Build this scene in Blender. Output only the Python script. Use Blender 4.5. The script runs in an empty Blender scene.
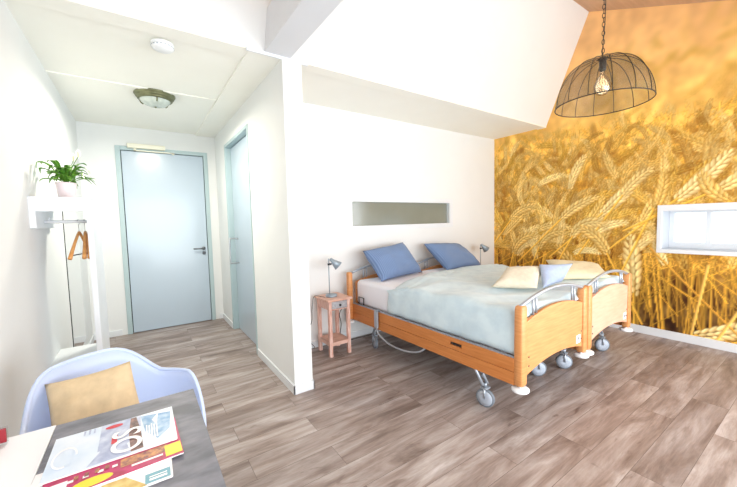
import bpy, bmesh, math, random
import numpy as np
from mathutils import Vector, Matrix, noise
random.seed(7)
S = bpy.context.scene
COL = S.collection
PI = math.pi

# ------------------------------------------------------------------ helpers
def lin(c):
    return tuple(((v/255)/12.92 if v/255 <= .04045 else ((v/255+.055)/1.055)**2.4) for v in c)+(1.0,)

def tag(o, label=None, cat=None, group=None, kind=None):
    if label: o['label'] = label
    if cat: o['category'] = cat
    if group: o['group'] = group
    if kind: o['kind'] = kind
    return o

def wl(o):
    v = Vector((0, 0, 0))
    while o is not None:
        v += o.location
        o = o.parent
    return v

def empty(name, loc, label=None, cat=None, group=None):
    o = bpy.data.objects.new(name, None); COL.objects.link(o)
    o.location = loc; o.empty_display_size = .1
    return tag(o, label, cat, group)

class MB:
    """collects shapes, links them as one mesh object (coordinates are world ones)"""
    def __init__(s): s.v = []; s.f = []; s.sm = []
    def add(s, vs, fs, smooth=False):
        n = len(s.v); s.v += [tuple(v) for v in vs]
        s.f += [tuple(i+n for i in f) for f in fs]; s.sm += [smooth]*len(fs)
        return s
    def box(s, x0, x1, y0, y1, z0, z1):
        v = [(x, y, z) for z in (z0, z1) for y in (y0, y1) for x in (x0, x1)]
        return s.add(v, [(0,2,3,1),(4,5,7,6),(0,1,5,4),(2,6,7,3),(0,4,6,2),(1,3,7,5)])
    def obox(s, c, size, rot=None):
        m = rot if rot is not None else Matrix.Identity(3)
        v = [Vector(c)+m@Vector((x*size[0]/2, y*size[1]/2, z*size[2]/2)) for z in (-1,1) for y in (-1,1) for x in (-1,1)]
        return s.add(v, [(0,2,3,1),(4,5,7,6),(0,1,5,4),(2,6,7,3),(0,4,6,2),(1,3,7,5)])
    def quad(s, a, b, c, d): return s.add([a,b,c,d], [(0,1,2,3)])
    def tube(s, pts, r, seg=10, closed=False):
        pts = [Vector(p) for p in pts]; n = len(pts)
        rs = r if isinstance(r, (list, tuple)) else [r]*n
        vs = []; up = None
        for i, p in enumerate(pts):
            if closed: t = pts[(i+1) % n]-pts[i-1]
            else: t = pts[min(i+1, n-1)]-pts[max(i-1, 0)]
            t.normalize()
            if up is None:
                up = Vector((0,0,1)) if abs(t.z) < .9 else Vector((1,0,0))
            a = t.cross(up)
            if a.length < 1e-5: a = t.cross(Vector((0,1,0)))
            a.normalize(); b = a.cross(t).normalized(); up = b
            for k in range(seg):
                q = 2*PI*k/seg
                vs.append(p+(a*math.cos(q)+b*math.sin(q))*rs[i])
        fs = []
        for i in range(n if closed else n-1):
            j = (i+1) % n
            for k in range(seg):
                l = (k+1) % seg
                fs.append((i*seg+k, j*seg+k, j*seg+l, i*seg+l))
        if not closed:
            fs.append(tuple(range(seg))); fs.append(tuple((n-1)*seg+k for k in reversed(range(seg))))
        return s.add(vs, fs, True)
    def lathe(s, prof, c, seg=24, rot=None, cap=True):
        m = rot if rot is not None else Matrix.Identity(3)
        vs = []
        for r, z in prof:
            for k in range(seg):
                q = 2*PI*k/seg
                vs.append(Vector(c)+m@Vector((r*math.cos(q), r*math.sin(q), z)))
        fs = []
        for i in range(len(prof)-1):
            for k in range(seg):
                l = (k+1) % seg
                fs.append((i*seg+k, i*seg+l, (i+1)*seg+l, (i+1)*seg+k))
        if cap:
            if prof[0][0] > 1e-4: fs.append(tuple(reversed(range(seg))))
            if prof[-1][0] > 1e-4: fs.append(tuple((len(prof)-1)*seg+k for k in range(seg)))
        return s.add(vs, fs, True)
    def prism(s, poly, axis, a, b):
        """poly: 2-D outline extruded along axis from a to b"""
        def P(u, v, w):
            return {'x': (w,u,v), 'y': (u,w,v), 'z': (u,v,w)}[axis]
        n = len(poly)
        vs = [P(u,v,a) for u,v in poly]+[P(u,v,b) for u,v in poly]
        fs = [tuple(range(n)), tuple(reversed(range(n,2*n)))]
        fs += [(i, n+i, n+(i+1)%n, (i+1)%n) for i in range(n)]
        return s.add(vs, fs)
    def build(s, name, mat, parent=None, bevel=0, seg=2, auto=True, sub=0, solid=0):
        me = bpy.data.meshes.new(name)
        v = [Vector(p) for p in s.v]
        if parent is not None: o0 = wl(parent)
        else:
            xs = [p.x for p in v]; ys = [p.y for p in v]; zs = [p.z for p in v]
            o0 = Vector(((min(xs)+max(xs))/2, (min(ys)+max(ys))/2, min(zs)))
        me.from_pydata([tuple(p-o0) for p in v], [], s.f)
        me.polygons.foreach_set('use_smooth', s.sm)
        bm = bmesh.new(); bm.from_mesh(me)
        bmesh.ops.recalc_face_normals(bm, faces=bm.faces); bm.to_mesh(me); bm.free()
        me.materials.append(mat); me.update()
        o = bpy.data.objects.new(name, me); COL.objects.link(o)
        if parent is not None: o.parent = parent
        else: o.location = o0
        if solid:
            m = o.modifiers.new('solid', 'SOLIDIFY'); m.thickness = solid; m.offset = 0
        if bevel:
            m = o.modifiers.new('bevel', 'BEVEL'); m.width = bevel; m.segments = seg
            m.limit_method = 'ANGLE'; m.angle_limit = math.radians(50)
        if sub:
            m = o.modifiers.new('sub', 'SUBSURF'); m.levels = sub; m.render_levels = sub
        return o

def copy_tree(o, parent=None):
    c = o.copy(); COL.objects.link(c); c.parent = parent
    for ch in list(o.children): copy_tree(ch, c)
    return c

def arc(p0, p1, up, n=12):
    p0 = Vector(p0); p1 = Vector(p1); up = Vector(up)
    return [p0.lerp(p1, i/n)+up*(4*(i/n)*(1-i/n)) for i in range(n+1)]

def spline(pts, n=8):
    pts = [Vector(p) for p in pts]; P = [pts[0]]+pts+[pts[-1]]; out = []
    for i in range(1, len(P)-2):
        for k in range(n):
            t = k/n
            out.append(.5*((2*P[i])+(-P[i-1]+P[i+1])*t+(2*P[i-1]-5*P[i]+4*P[i+1]-P[i+2])*t*t+(-P[i-1]+3*P[i]-3*P[i+1]+P[i+2])*t**3))
    out.append(pts[-1]); return out

# ---------------------------------------------------------------- materials
def mat(name, rgb, rough=.5, metal=0, var=.04, scale=8, bump=0, bscale=60, stretch=(1,1,1), spec=.5, rgb2=None, sheen=0, coat=0):
    m = bpy.data.materials.new(name); m.use_nodes = True
    nt = m.node_tree; N = nt.nodes; L = nt.links
    p = N['Principled BSDF']
    p.inputs['Roughness'].default_value = rough; p.inputs['Metallic'].default_value = metal
    p.inputs['Specular IOR Level'].default_value = spec
    p.inputs['Sheen Weight'].default_value = sheen; p.inputs['Coat Weight'].default_value = coat; p.inputs['Coat Roughness'].default_value = .13
    tc = N.new('ShaderNodeTexCoord'); mp = N.new('ShaderNodeMapping')
    mp.inputs['Scale'].default_value = stretch
    L.new(tc.outputs['Object'], mp.inputs['Vector'])
    no = N.new('ShaderNodeTexNoise'); no.inputs['Scale'].default_value = scale; no.inputs['Detail'].default_value = 6
    L.new(mp.outputs[0], no.inputs['Vector'])
    cr = N.new('ShaderNodeValToRGB')
    a = lin(rgb); b = lin(rgb2) if rgb2 else tuple(min(1, c*(1+var)) for c in a[:3])+(1,)
    a2 = a if rgb2 else tuple(c*(1-var) for c in a[:3])+(1,)
    cr.color_ramp.elements[0].position = .35; cr.color_ramp.elements[0].color = a2
    cr.color_ramp.elements[1].position = .65; cr.color_ramp.elements[1].color = b
    L.new(no.outputs['Fac'], cr.inputs[0]); L.new(cr.outputs[0], p.inputs['Base Color'])
    if bump:
        n2 = N.new('ShaderNodeTexNoise'); n2.inputs['Scale'].default_value = bscale; n2.inputs['Detail'].default_value = 4
        L.new(mp.outputs[0], n2.inputs['Vector'])
        bp = N.new('ShaderNodeBump'); bp.inputs['Strength'].default_value = bump; bp.inputs['Distance'].default_value = .01
        L.new(n2.outputs['Fac'], bp.inputs['Height']); L.new(bp.outputs[0], p.inputs['Normal'])
    return m

M = {}
M['wall'] = mat('white_plaster', (226,228,228), .75, var=.01, scale=3, bump=.03, bscale=90)
M['ceil'] = mat('ceiling_board', (241,240,232), .8, var=.012, scale=2)
M['roof'] = mat('roof_boards', (206,172,140), .7, rgb2=(194,160,130), scale=3, stretch=(1,6,1))
M['trim'] = mat('white_paint', (222,226,230), .35, var=.01)
M['closer'] = mat('cream_metal', (228,226,208), .4, var=.01)
M['handle'] = mat('satin_steel', (118,122,128), .35, .8, var=.03)
M['reveal'] = mat('window_board_paint', (196,201,208), .5, var=.01)
M['beam'] = mat('beam_paint', (214,216,220), .6, var=.01)
M['door'] = mat('blue_grey_lacquer', (178,194,208), .3, var=.01, scale=2, coat=.5)
M['dframe'] = mat('blue_grey_frame', (172,192,196), .45, var=.01)
M['steel'] = mat('brushed_steel', (190,192,195), .28, 1, var=.05, scale=20)
M['silver'] = mat('silver_paint', (176,184,194), .35, .6, var=.03)
M['dark'] = mat('black_plastic', (32,34,38), .4, var=.1)
M['iron'] = mat('dark_bronze_wire', (52,48,44), .45, .6, var=.1)
M['beech'] = mat('orange_beech', (200,134,78), .42, rgb2=(214,150,94), scale=5, stretch=(1.2,1.2,14), bump=.02)
M['beech_h'] = mat('orange_beech_rail', (190,116,58), .4, rgb2=(204,132,72), scale=5, stretch=(14,1.0,14), bump=.02)
M['beech_lit'] = mat('lit_beech', (216,164,136), .42, rgb2=(226,178,152), scale=5, stretch=(1.2,1.2,10), bump=.02)  # beech again, the light on the second footboard mixed into its colour
M['sheet'] = mat('white_sheet', (238,240,248), .85, var=.01, bump=.1, bscale=14, sheen=.2)
M['plastic'] = mat('white_plastic', (236,238,240), .4, var=.01)
M['greyplastic'] = mat('grey_plastic', (172,180,192), .4, var=.02)
M['rubber'] = mat('grey_rubber', (112,118,126), .6, var=.04)
M['shell'] = mat('pale_blue_shell', (194,209,240), .38, var=.01)
M['tan'] = mat('tan_linen', (214,192,156), .9, var=.05, scale=30, bump=.12, bscale=260)
M['cream'] = mat('cream_linen', (216,208,188), .9, var=.05, scale=30, bump=.12, bscale=260)
M['cream2'] = mat('pale_straw_linen', (214,202,170), .9, var=.05, scale=30, bump=.12, bscale=260)
M['bluegrey'] = mat('blue_grey_linen', (166,180,206), .9, var=.05, scale=30, bump=.12, bscale=260)
M['pink'] = mat('pale_pink_ceramic', (232,216,222), .3, var=.02)
M['leaf'] = mat('green_leaf', (58,112,34), .4, rgb2=(108,160,52), scale=14)
M['soil'] = mat('dark_soil', (60,44,34), .9, var=.2, scale=60)
M['petal'] = mat('white_petal', (250,250,244), .6, var=.02)
M['spadix'] = mat('cream_spadix', (218,210,130), .6, var=.05)
M['hanger'] = mat('beech_hanger', (214,150,84), .45, rgb2=(226,168,104), scale=12, stretch=(1,1,4))
M['desk'] = mat('white_laminate', (240,243,248), .35, var=.005)
M['concrete'] = mat('grey_slate_laminate', (96,99,110), .5, rgb2=(134,136,148), scale=9, stretch=(1,2.2,1), bump=.05, bscale=40)
M['oak'] = mat('light_oak', (214,176,128), .5, rgb2=(224,188,142), scale=8, stretch=(1,1,.2))
M['lampgrey'] = mat('grey_blue_metal', (150,164,176), .4, .3, var=.02)
M['olive'] = mat('antique_brass_green', (104,106,78), .4, .6, rgb2=(130,132,100), scale=12)
M['rose'] = mat('washed_pink_wood', (204,150,134), .6, rgb2=(232,200,188), scale=10, stretch=(6,6,1), bump=.05)
M['rosetop'] = mat('washed_pink_wood_top', (206,160,142), .55, rgb2=(226,190,174), scale=8, stretch=(1,6,1), bump=.05)
M['zinc'] = mat('embossed_grey_drawer', (160,160,166), .5, .3, rgb2=(186,186,190), scale=50, bump=.3, bscale=120)
M['cable'] = mat('grey_cable', (150,154,160), .5, var=.02)
M['cord_dark'] = mat('dark_cord', (70,66,66), .5, var=.02)

def blanket_mat():
    m = mat('mint_blanket', (190,210,220), .92, rgb2=(206,224,231), scale=9, bump=.55, bscale=9, sheen=.3)
    return m
M['blanket'] = blanket_mat()

def pillow_stripe():
    m = mat('denim_blue_cotton', (96,124,166), .85, var=.02, sheen=.1)
    nt = m.node_tree; N = nt.nodes; L = nt.links; p = N['Principled BSDF']
    uv = N.new('ShaderNodeUVMap'); w = N.new('ShaderNodeTexWave'); w.inputs['Scale'].default_value = 11
    L.new(uv.outputs[0], w.inputs['Vector'])
    mx = N.new('ShaderNodeMixRGB'); mx.inputs[1].default_value = lin((90,116,158)); mx.inputs[2].default_value = lin((126,150,188))
    L.new(w.outputs['Fac'], mx.inputs[0]); L.new(mx.outputs[0], p.inputs['Base Color'])
    return m
M['stripe'] = pillow_stripe()

def floor_mat():
    m = bpy.data.materials.new('grey_oak_vinyl'); m.use_nodes = True
    nt = m.node_tree; N = nt.nodes; L = nt.links; p = N['Principled BSDF']
    tc = N.new('ShaderNodeTexCoord')
    br = N.new('ShaderNodeTexBrick'); br.offset = .37; br.offset_frequency = 2
    br.inputs['Scale'].default_value = 1; br.inputs['Brick Width'].default_value = 1.22; br.inputs['Row Height'].default_value = .19
    br.inputs['Mortar Size'].default_value = .0012; br.inputs['Mortar Smooth'].default_value = .2
    br.inputs['Color1'].default_value = (0,0,0,1); br.inputs['Color2'].default_value = (1,1,1,1); br.inputs['Mortar'].default_value = (.5,.5,.5,1)
    L.new(tc.outputs['Object'], br.inputs['Vector'])
    # per-plank offset of the grain
    sc = N.new('ShaderNodeVectorMath'); sc.operation = 'SCALE'; sc.inputs['Scale'].default_value = 7.3
    L.new(br.outputs['Color'], sc.inputs[0])
    ad = N.new('ShaderNodeVectorMath'); ad.operation = 'ADD'
    L.new(tc.outputs['Object'], ad.inputs[0]); L.new(sc.outputs[0], ad.inputs[1])
    def nz(scale, st, det=6, dist=0):
        mp = N.new('ShaderNodeMapping'); mp.inputs['Scale'].default_value = st; L.new(ad.outputs[0], mp.inputs['Vector'])
        n = N.new('ShaderNodeTexNoise'); n.inputs['Scale'].default_value = scale; n.inputs['Detail'].default_value = det
        n.inputs['Distortion'].default_value = dist; n.inputs['Roughness'].default_value = .62
        L.new(mp.outputs[0], n.inputs['Vector']); return n.outputs['Fac']
    def ramp(f, e):
        r = N.new('ShaderNodeValToRGB'); r.color_ramp.elements[0].position = e[0][0]; r.color_ramp.elements[0].color = e[0][1]
        r.color_ramp.elements[1].position = e[-1][0]; r.color_ramp.elements[1].color = e[-1][1]
        for q in e[1:-1]:
            x = r.color_ramp.elements.new(q[0]); x.color = q[1]
        L.new(f, r.inputs[0]); return r.outputs[0]
    def mix(t, f, a, b):
        x = N.new('ShaderNodeMixRGB'); x.blend_type = t
        if isinstance(f, float): x.inputs[0].default_value = f
        else: L.new(f, x.inputs[0])
        L.new(a, x.inputs[1])
        if isinstance(b, tuple): x.inputs[2].default_value = b
        else: L.new(b, x.inputs[2])
        return x.outputs[0]
    grain = ramp(nz(1.5, (1,6,1), 8, .5), [(.3, lin((106,90,82))), (.46, lin((144,129,122))), (.58, lin((168,157,152))), (.72, lin((194,187,186)))])
    fine = ramp(nz(5, (1.2,22,1), 5), [(.3, (.82,.82,.82,1)), (.7, (1.12,1.12,1.12,1))])
    c = mix('MULTIPLY', .8, grain, fine)
    tone = ramp(br.outputs['Color'], [(0, (.82,.80,.80,1)), (1, (1.10,1.10,1.10,1))])
    c = mix('MULTIPLY', .85, c, tone)
    knots = ramp(nz(3.1, (1,2.6,1), 3, 1.2), [(.24, (.5,.42,.38,1)), (.36, (1,1,1,1))])
    c = mix('MULTIPLY', .8, c, knots)
    c = mix('MIX', br.outputs['Fac'], c, lin((92,78,72)))
    L.new(c, p.inputs['Base Color'])
    p.inputs['Roughness'].default_value = .42; p.inputs['Specular IOR Level'].default_value = .45
    bp = N.new('ShaderNodeBump'); bp.inputs['Strength'].default_value = .12; bp.inputs['Distance'].default_value = .004
    L.new(nz(6, (1.2,26,1), 5), bp.inputs['Height']); L.new(bp.outputs[0], p.inputs['Normal'])
    return m
M['floor'] = floor_mat()

def glass_mat(name, rgb, rough=.0, alpha=.1):
    m = bpy.data.materials.new(name); m.use_nodes = True
    nt = m.node_tree; N = nt.nodes; L = nt.links; N.remove(N['Principled BSDF'])
    tr = N.new('ShaderNodeBsdfTransparent'); tr.inputs[0].default_value = lin(rgb)
    gl = N.new('ShaderNodeBsdfGlossy'); gl.inputs['Roughness'].default_value = rough
    mx = N.new('ShaderNodeMixShader'); mx.inputs[0].default_value = alpha
    L.new(tr.outputs[0], mx.inputs[1]); L.new(gl.outputs[0], mx.inputs[2])
    L.new(mx.outputs[0], N['Material Output'].inputs[0]); return m
M['glass'] = glass_mat('clear_glass', (250,252,252), .0, .07)
M['bulb'] = glass_mat('bulb_glass', (240,232,214), .05, .22)
M['mirror'] = mat('mirror_silver', (236,240,240), .02, 1, var=0)
M['frost'] = mat('grey_green_back_painted_glass', (122,126,116), .16, rgb2=(130,134,124), scale=2, coat=.3)
M['diffuser'] = mat('frosted_lamp_glass', (186,196,188), .25, rgb2=(206,214,206), scale=22, bump=.3, bscale=60)
def gauze():
    m = bpy.data.materials.new('fine_wire_gauze'); m.use_nodes = True
    nt = m.node_tree; N = nt.nodes; L = nt.links; p = N['Principled BSDF']
    p.inputs['Base Color'].default_value = lin((84,78,66)); p.inputs['Roughness'].default_value = .5
    ch = N.new('ShaderNodeTexNoise'); ch.inputs['Scale'].default_value = 260
    rp = N.new('ShaderNodeValToRGB'); rp.color_ramp.elements[0].color = (.25,.25,.25,1); rp.color_ramp.elements[1].color = (.5,.5,.5,1)
    L.new(ch.outputs['Fac'], rp.inputs[0]); L.new(rp.outputs[0], p.inputs['Alpha']); return m
M['gauze'] = gauze()
def emit(name, rgb, s):
    m = bpy.data.materials.new(name); m.use_nodes = True; p = m.node_tree.nodes['Principled BSDF']
    p.inputs['Emission Color'].default_value = lin(rgb); p.inputs['Emission Strength'].default_value = s
    return m
M['filament'] = emit('glowing_filament', (255,190,90), 2.2)

# ------------------------------------------------------------------ the room
XL, XR = -.54, 4.783          # left wall, feature wall
YB, YD, YF = 3.328, 5.243, -1.7   # bed wall, entrance-door wall, garden wall
ZC = 2.64                     # low ceiling
YS = 2.5                      # where the low ceiling ends and the steep roof face starts
YR, ZR = 1.984, 3.92          # top of the steep face
def zroof(y): return ZR-(YR-y)*.42

def struct(name, mb, m, parent=None, **k):
    o = mb.build(name, m, parent, **k)
    if parent is None: o['kind'] = 'structure'
    return o
struct('floor', MB().box(XL-.15, XR+.15, YF-.15, YD+.15, -.12, 0), M['floor'])
fl = bpy.data.objects['floor']
struct('wall_left', MB().box(XL-.12, XL, YF-.12, YD+.12, 0, 4.1), M['wall'])
# entrance wall with its door opening
struct('wall_entrance', MB().box(XL, 1.0, YD, YD+.12, 2.397, ZC).box(XL, -.19, YD, YD+.12, 0, 2.397).box(.855, 1.0, YD, YD+.12, 0, 2.397), M['wall'])
# partition: long side with the sliding-door opening
PX0, PX1 = .963, 1.119
DY0, DY1, DZ = 3.54, 4.58, 2.36
p = MB().box(PX0, PX1, YS, DY0, 0, ZC).box(PX0, PX1, DY1, YD+.12, 0, ZC).box(PX0, PX1, DY0, DY1, DZ, ZC)
struct('wall_partition', p, M['wall'])
# bed wall with shallow window niche
NX0, NX1, NZ0, NZ1 = 2.063, 3.729, 1.324, 1.613
p = MB().box(PX1, NX0, YB, YB+.12, 0, ZC).box(NX1, XR, YB, YB+.12, 0, ZC).box(NX0, NX1, YB, YB+.12, 0, NZ0).box(NX0, NX1, YB, YB+.12, NZ1, ZC)
struct('wall_back', p, M['wall'])
# feature wall
WY0, WY1, WZ0, WZ1 = -.35, 1.215, .982, 1.452
SY0, SY1, SZ0, SZ1 = -1.55, -.60, .05, 2.2   # opening added in the same wall, beside the viewer, to let daylight in
p = MB()
p.box(XR, XR+.3, YF-.12, SY0, 0, 4.1).box(XR, XR+.3, SY1, WY0, 0, 4.1).box(XR, XR+.3, SY0, SY1, 0, SZ0).box(XR, XR+.3, SY0, SY1, SZ1, 4.1).box(XR, XR+.3, WY1, YB+.12, 0, 4.1).box(XR, XR+.3, WY0, WY1, 0, WZ0).box(XR, XR+.3, WY0, WY1, WZ1, 4.1)
struct('wall_right', p, M['wall'])
# garden wall behind the viewer with a wide window added for daylight
p = MB()
GX0, GX1, GZ0, GZ1 = -.45, 4.4, .05, 2.2
p.box(XL, GX0, YF-.12, YF, 0, zroof(YF)).box(GX1, XR, YF-.12, YF, 0, zroof(YF)).box(GX0, GX1, YF-.12, YF, 0, GZ0).box(GX0, GX1, YF-.12, YF, GZ1, zroof(YF))
struct('wall_front', p, M['wall'])
# ceilings
struct('ceiling_low', MB().box(XL, PX0, YS, YD, ZC, ZC+.08).box(PX1, XR, YS, YB, ZC, ZC+.08).box(PX0, PX1, YS, YD, ZC, ZC+.08), M['ceil'])
bpy.data.objects['ceiling_low'].name = 'ceiling'
p = MB().prism([(YS, ZC), (YR, ZR), (YR+.1, ZR+.05), (YS+.1, ZC)], 'x', XL, XR-.004)
struct('wall_upper', p, M['wall'])
p = MB().prism([(YR, ZR), (YF, zroof(YF)), (YF, zroof(YF)+.1), (YR, ZR+.1)], 'x', XL, XR-.004)
struct('roof', p, M['roof'])['kind'] = 'structure'
bpy.data.objects['roof'].name = 'ceiling_sloped'
# beam above the partition
struct('beam', MB().box(.83, 1.028, YF, YS+.03, ZC-.008, 2.893), M['beam'], bevel=.004)
bpy.data.objects['beam'].name = 'trim_1'
# thin ceiling battens
struct('trim_2', MB().box(XL, .72, YS, 2.65, ZC-.012, ZC), M['ceil'])
struct('trim_3', MB().box(XL, .715, 3.70, 3.745, ZC-.008, ZC), M['ceil'])
struct('trim_4', MB().box(.72, PX0, YS, YD, ZC-.016, ZC), M['ceil'])
struct('trim_5', MB().box(PX1, XR, YS, 2.62, ZC-.012, ZC), M['ceil'])
struct('trim_6', MB().box(.70, 1.17, YS-.012, YS+.002, ZC-.028, ZC-.006), M['trim'])
# baseboards
BH = .075
struct('baseboard_partition', MB().box(PX0-.012, PX0, YS-.012, DY0-.05, 0, BH).box(PX0-.012, PX1+.012, YS-.012, YS, 0, BH).box(PX0-.012, PX0, DY1+.05, YD, 0, BH).box(PX1, PX1+.012, YS-.012, YB, 0, BH), M['trim'], bevel=.002)
struct('baseboard_back', MB().box(PX1+.012, XR, YB-.012, YB, 0, BH), M['trim'], bevel=.002)
struct('baseboard_right', MB().box(XR-.02, XR, YF, YB-.012, 0, .088), M['trim'], bevel=.002)
struct('baseboard_entrance', MB().box(XL, -.245, YD-.012, YD, 0, BH).box(.905, PX0, YD-.012, YD, 0, BH), M['trim'], bevel=.002)
struct('baseboard_left', MB().box(XL, XL+.012, YF, 2.80, 0, BH).box(XL, XL+.012, 4.5, YD, 0, BH), M['trim'], bevel=.002)

# entrance door
d = struct('door_1', MB().box(-.13, .795, YD-.008, YD+.04, .008, 2.338), M['door'], bevel=.003)
fr = MB().box(-.19, -.138, YD-.014, YD+.1, 0, 2.397).box(.803, .855, YD-.014, YD+.1, 0, 2.397).box(-.138, .803, YD-.014, YD+.1, 2.346, 2.397)
struct('door_frame', fr, M['dframe'], d, bevel=.003)
struct('door_rebate', MB().box(-.138, .803, YD+.042, YD+.1, 0, 2.346), M['dark'], d)
h = MB().lathe([(.0,0),(.024,0),(.024,.009),(0,.009)], (.745, YD-.008, 1.052), rot=Matrix.Rotation(PI/2, 3, 'X')).tube([(.745,YD-.012,1.052),(.745,YD-.055,1.052)], .009).tube([(.745,YD-.055,1.052),(.61,YD-.055,1.052)], .0095)
h.lathe([(.0,0),(.022,0),(.022,.008),(0,.008)], (.745, YD-.008, .985), rot=Matrix.Rotation(PI/2, 3, 'X'))
struct('door_handle', h, M['handle'], d)
struct('door_closer', MB().box(-.065, .345, YD-.07, YD-.014, 2.372, 2.428), M['closer'], d, bevel=.006)
struct('closer_arm', MB().box(.0, .45, YD-.05, YD-.03, 2.338, 2.352).box(.0, .03, YD-.05, YD-.02, 2.338, 2.372).box(.42,.45,YD-.05,YD-.008,2.325,2.352), M['closer'], d, bevel=.003)
# sliding door in the partition
d = struct('door_2', MB().box(PX0+.06, PX0+.10, DY0+.006, DY1-.009, .008, DZ-.012), M['door'], bevel=.003)
fr = MB().box(PX0-.008, PX1+.01, DY0-.03, DY0+.004, 0, DZ+.03).box(PX0-.008, PX1+.01, DY1-.006, DY1+.035, 0, DZ+.03).box(PX0-.008, PX1+.01, DY0+.004, DY1-.006, DZ-.006, DZ+.03)
struct('door_frame', fr, M['dframe'], d, bevel=.002)
h = MB().tube(spline([(PX0+.06,4.40,1.20),(PX0-.02,4.40,1.205),(PX0-.04,4.40,1.18),(PX0-.04,4.40,.92),(PX0-.02,4.40,.895),(PX0+.06,4.40,.90)],6), .010)
struct('door_handle', h, M['steel'], d)

# niche window over the bed
w = struct('window_1', MB().box(NX0, NX1, YB+.05, YB+.06, NZ0, NZ1), M['frost'])
fr = MB()
fr.box(NX0-.055, NX1+.055, YB-.006, YB, NZ0-.055, NZ0).box(NX0-.055, NX1+.055, YB-.006, YB, NZ1, NZ1+.055)
fr.box(NX0-.055, NX0, YB-.006, YB, NZ0, NZ1).box(NX1, NX1+.055, YB-.006, YB, NZ0, NZ1)
fr.box(NX0-.001, NX1+.001, YB-.002, YB+.048, NZ0-.004, NZ0+.004).box(NX1-.012, NX1+.004, YB-.002, YB+.05, NZ0, NZ1)
struct('window_frame', fr, M['trim'], w, bevel=.002)

# slit window in the feature wall, boxed frame with deep reveal
xo = XR-.03
w = struct('window_2', MB().box(XR+.27, XR+.278, WY0, WY1-.03, WZ0+.02, WZ1-.02), M['glass'])
fr = MB()
a = .028
fr.box(xo, XR+.012, WY0-a, WY1+a, WZ0-a, WZ0+.012).box(xo, XR+.012, WY0-a, WY1+a, WZ1-.04, WZ1+a)
fr.box(xo, XR+.012, WY0-a, WY0+.02, WZ0+.012, WZ1-.04).box(xo, XR+.012, WY1-.012, WY1+a, WZ0+.012, WZ1-.04)
struct('window_frame', fr, M['trim'], w, bevel=.003)
fr = MB()
fr.box(XR+.012, XR+.29, WY0, WY1, WZ0, WZ0+.014).box(XR+.012, XR+.29, WY0, WY1, WZ1-.014, WZ1).box(XR+.012, XR+.29, WY1-.014, WY1, WZ0+.014, WZ1-.014).box(XR+.012, XR+.29, WY0, WY0+.014, WZ0+.014, WZ1-.014)
struct('window_reveal', fr, M['reveal'], w)
fr = MB()
fr.box(XR+.235, XR+.29, WY0+.014, WY1-.014, WZ0+.014, WZ0+.075).box(XR+.235, XR+.29, WY0+.014, WY1-.014, WZ1-.06, WZ1-.014)
fr.box(XR+.235, XR+.29, WY1-.06, WY1-.014, WZ0+.075, WZ1-.06).box(XR+.235, XR+.29, WY0+.014, WY0+.06, WZ0+.075, WZ1-.06).box(XR+.235, XR+.29, .86, .90, WZ0+.075, WZ1-.06)
struct('window_sash', fr, M['trim'], w, bevel=.003)
w = struct('added_window_side', MB().box(XR+.20, XR+.208, SY0, SY1, SZ0, SZ1), M['glass'])  # unseen window added beside the viewer to bring in daylight
fr = MB().box(XR+.16, XR+.24, SY0, SY0+.07, SZ0, SZ1).box(XR+.16, XR+.24, SY1-.07, SY1, SZ0, SZ1).box(XR+.16, XR+.24, SY0+.07, SY1-.07, SZ0, SZ0+.07).box(XR+.16, XR+.24, SY0+.07, SY1-.07, SZ1-.07, SZ1)
struct('window_frame', fr, M['trim'], w)
# glazing bars of the added window behind the viewer
w = struct('added_window_rear', MB().box(GX0, GX1, YF-.07, YF-.062, GZ0, GZ1), M['glass'])
fr = MB()
for x in (GX0, GX0+1.45, GX0+2.95, GX1-.06): fr.box(x, x+.06, YF-.1, YF-.03, GZ0, GZ1)
fr.box(GX0, GX1, YF-.1, YF-.03, GZ0, GZ0+.06).box(GX0, GX1, YF-.1, YF-.03, GZ1-.06, GZ1)
struct('window_frame', fr, M['trim'], w)

# ------------------------------------------------- wheat photo-mural on the feature wall
rg = np.random.RandomState(5)
UW, VH, PXM = YB-YF, 3.95, 200.0           # metres wide, metres high, samples per metre
IW, IH = int(UW*PXM), int(VH*PXM)
IM = np.zeros((IH, IW, 3)); 
vv_, uu_ = np.mgrid[0:IH, 0:IW]/PXM
def smooth_noise(cu, cv, seed):
    g = np.random.RandomState(seed).rand(int(VH/cv)+3, int(UW/cu)+3)
    a = uu_/cu; b = vv_/cv; i = a.astype(int); j = b.astype(int); a -= i; b -= j
    a = a*a*(3-2*a); b = b*b*(3-2*b)
    return (g[j,i]*(1-a)+g[j,i+1]*a)*(1-b)+(g[j+1,i]*(1-a)+g[j+1,i+1]*a)*b
def lerp3(a, b, t): return np.array(a)*(1-t)[..., None]+np.array(b)*t[..., None]
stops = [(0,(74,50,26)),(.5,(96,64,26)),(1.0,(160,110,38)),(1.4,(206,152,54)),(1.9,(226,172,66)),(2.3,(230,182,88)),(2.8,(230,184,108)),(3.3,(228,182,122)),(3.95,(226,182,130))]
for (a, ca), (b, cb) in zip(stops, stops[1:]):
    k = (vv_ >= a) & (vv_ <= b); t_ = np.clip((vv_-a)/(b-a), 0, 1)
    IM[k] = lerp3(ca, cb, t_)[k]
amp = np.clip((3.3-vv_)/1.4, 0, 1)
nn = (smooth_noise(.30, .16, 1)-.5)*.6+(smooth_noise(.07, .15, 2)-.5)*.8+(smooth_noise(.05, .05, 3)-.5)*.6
IM += (nn*(26+60*amp))[..., None]*np.array((1.0, .95, .6))
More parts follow.
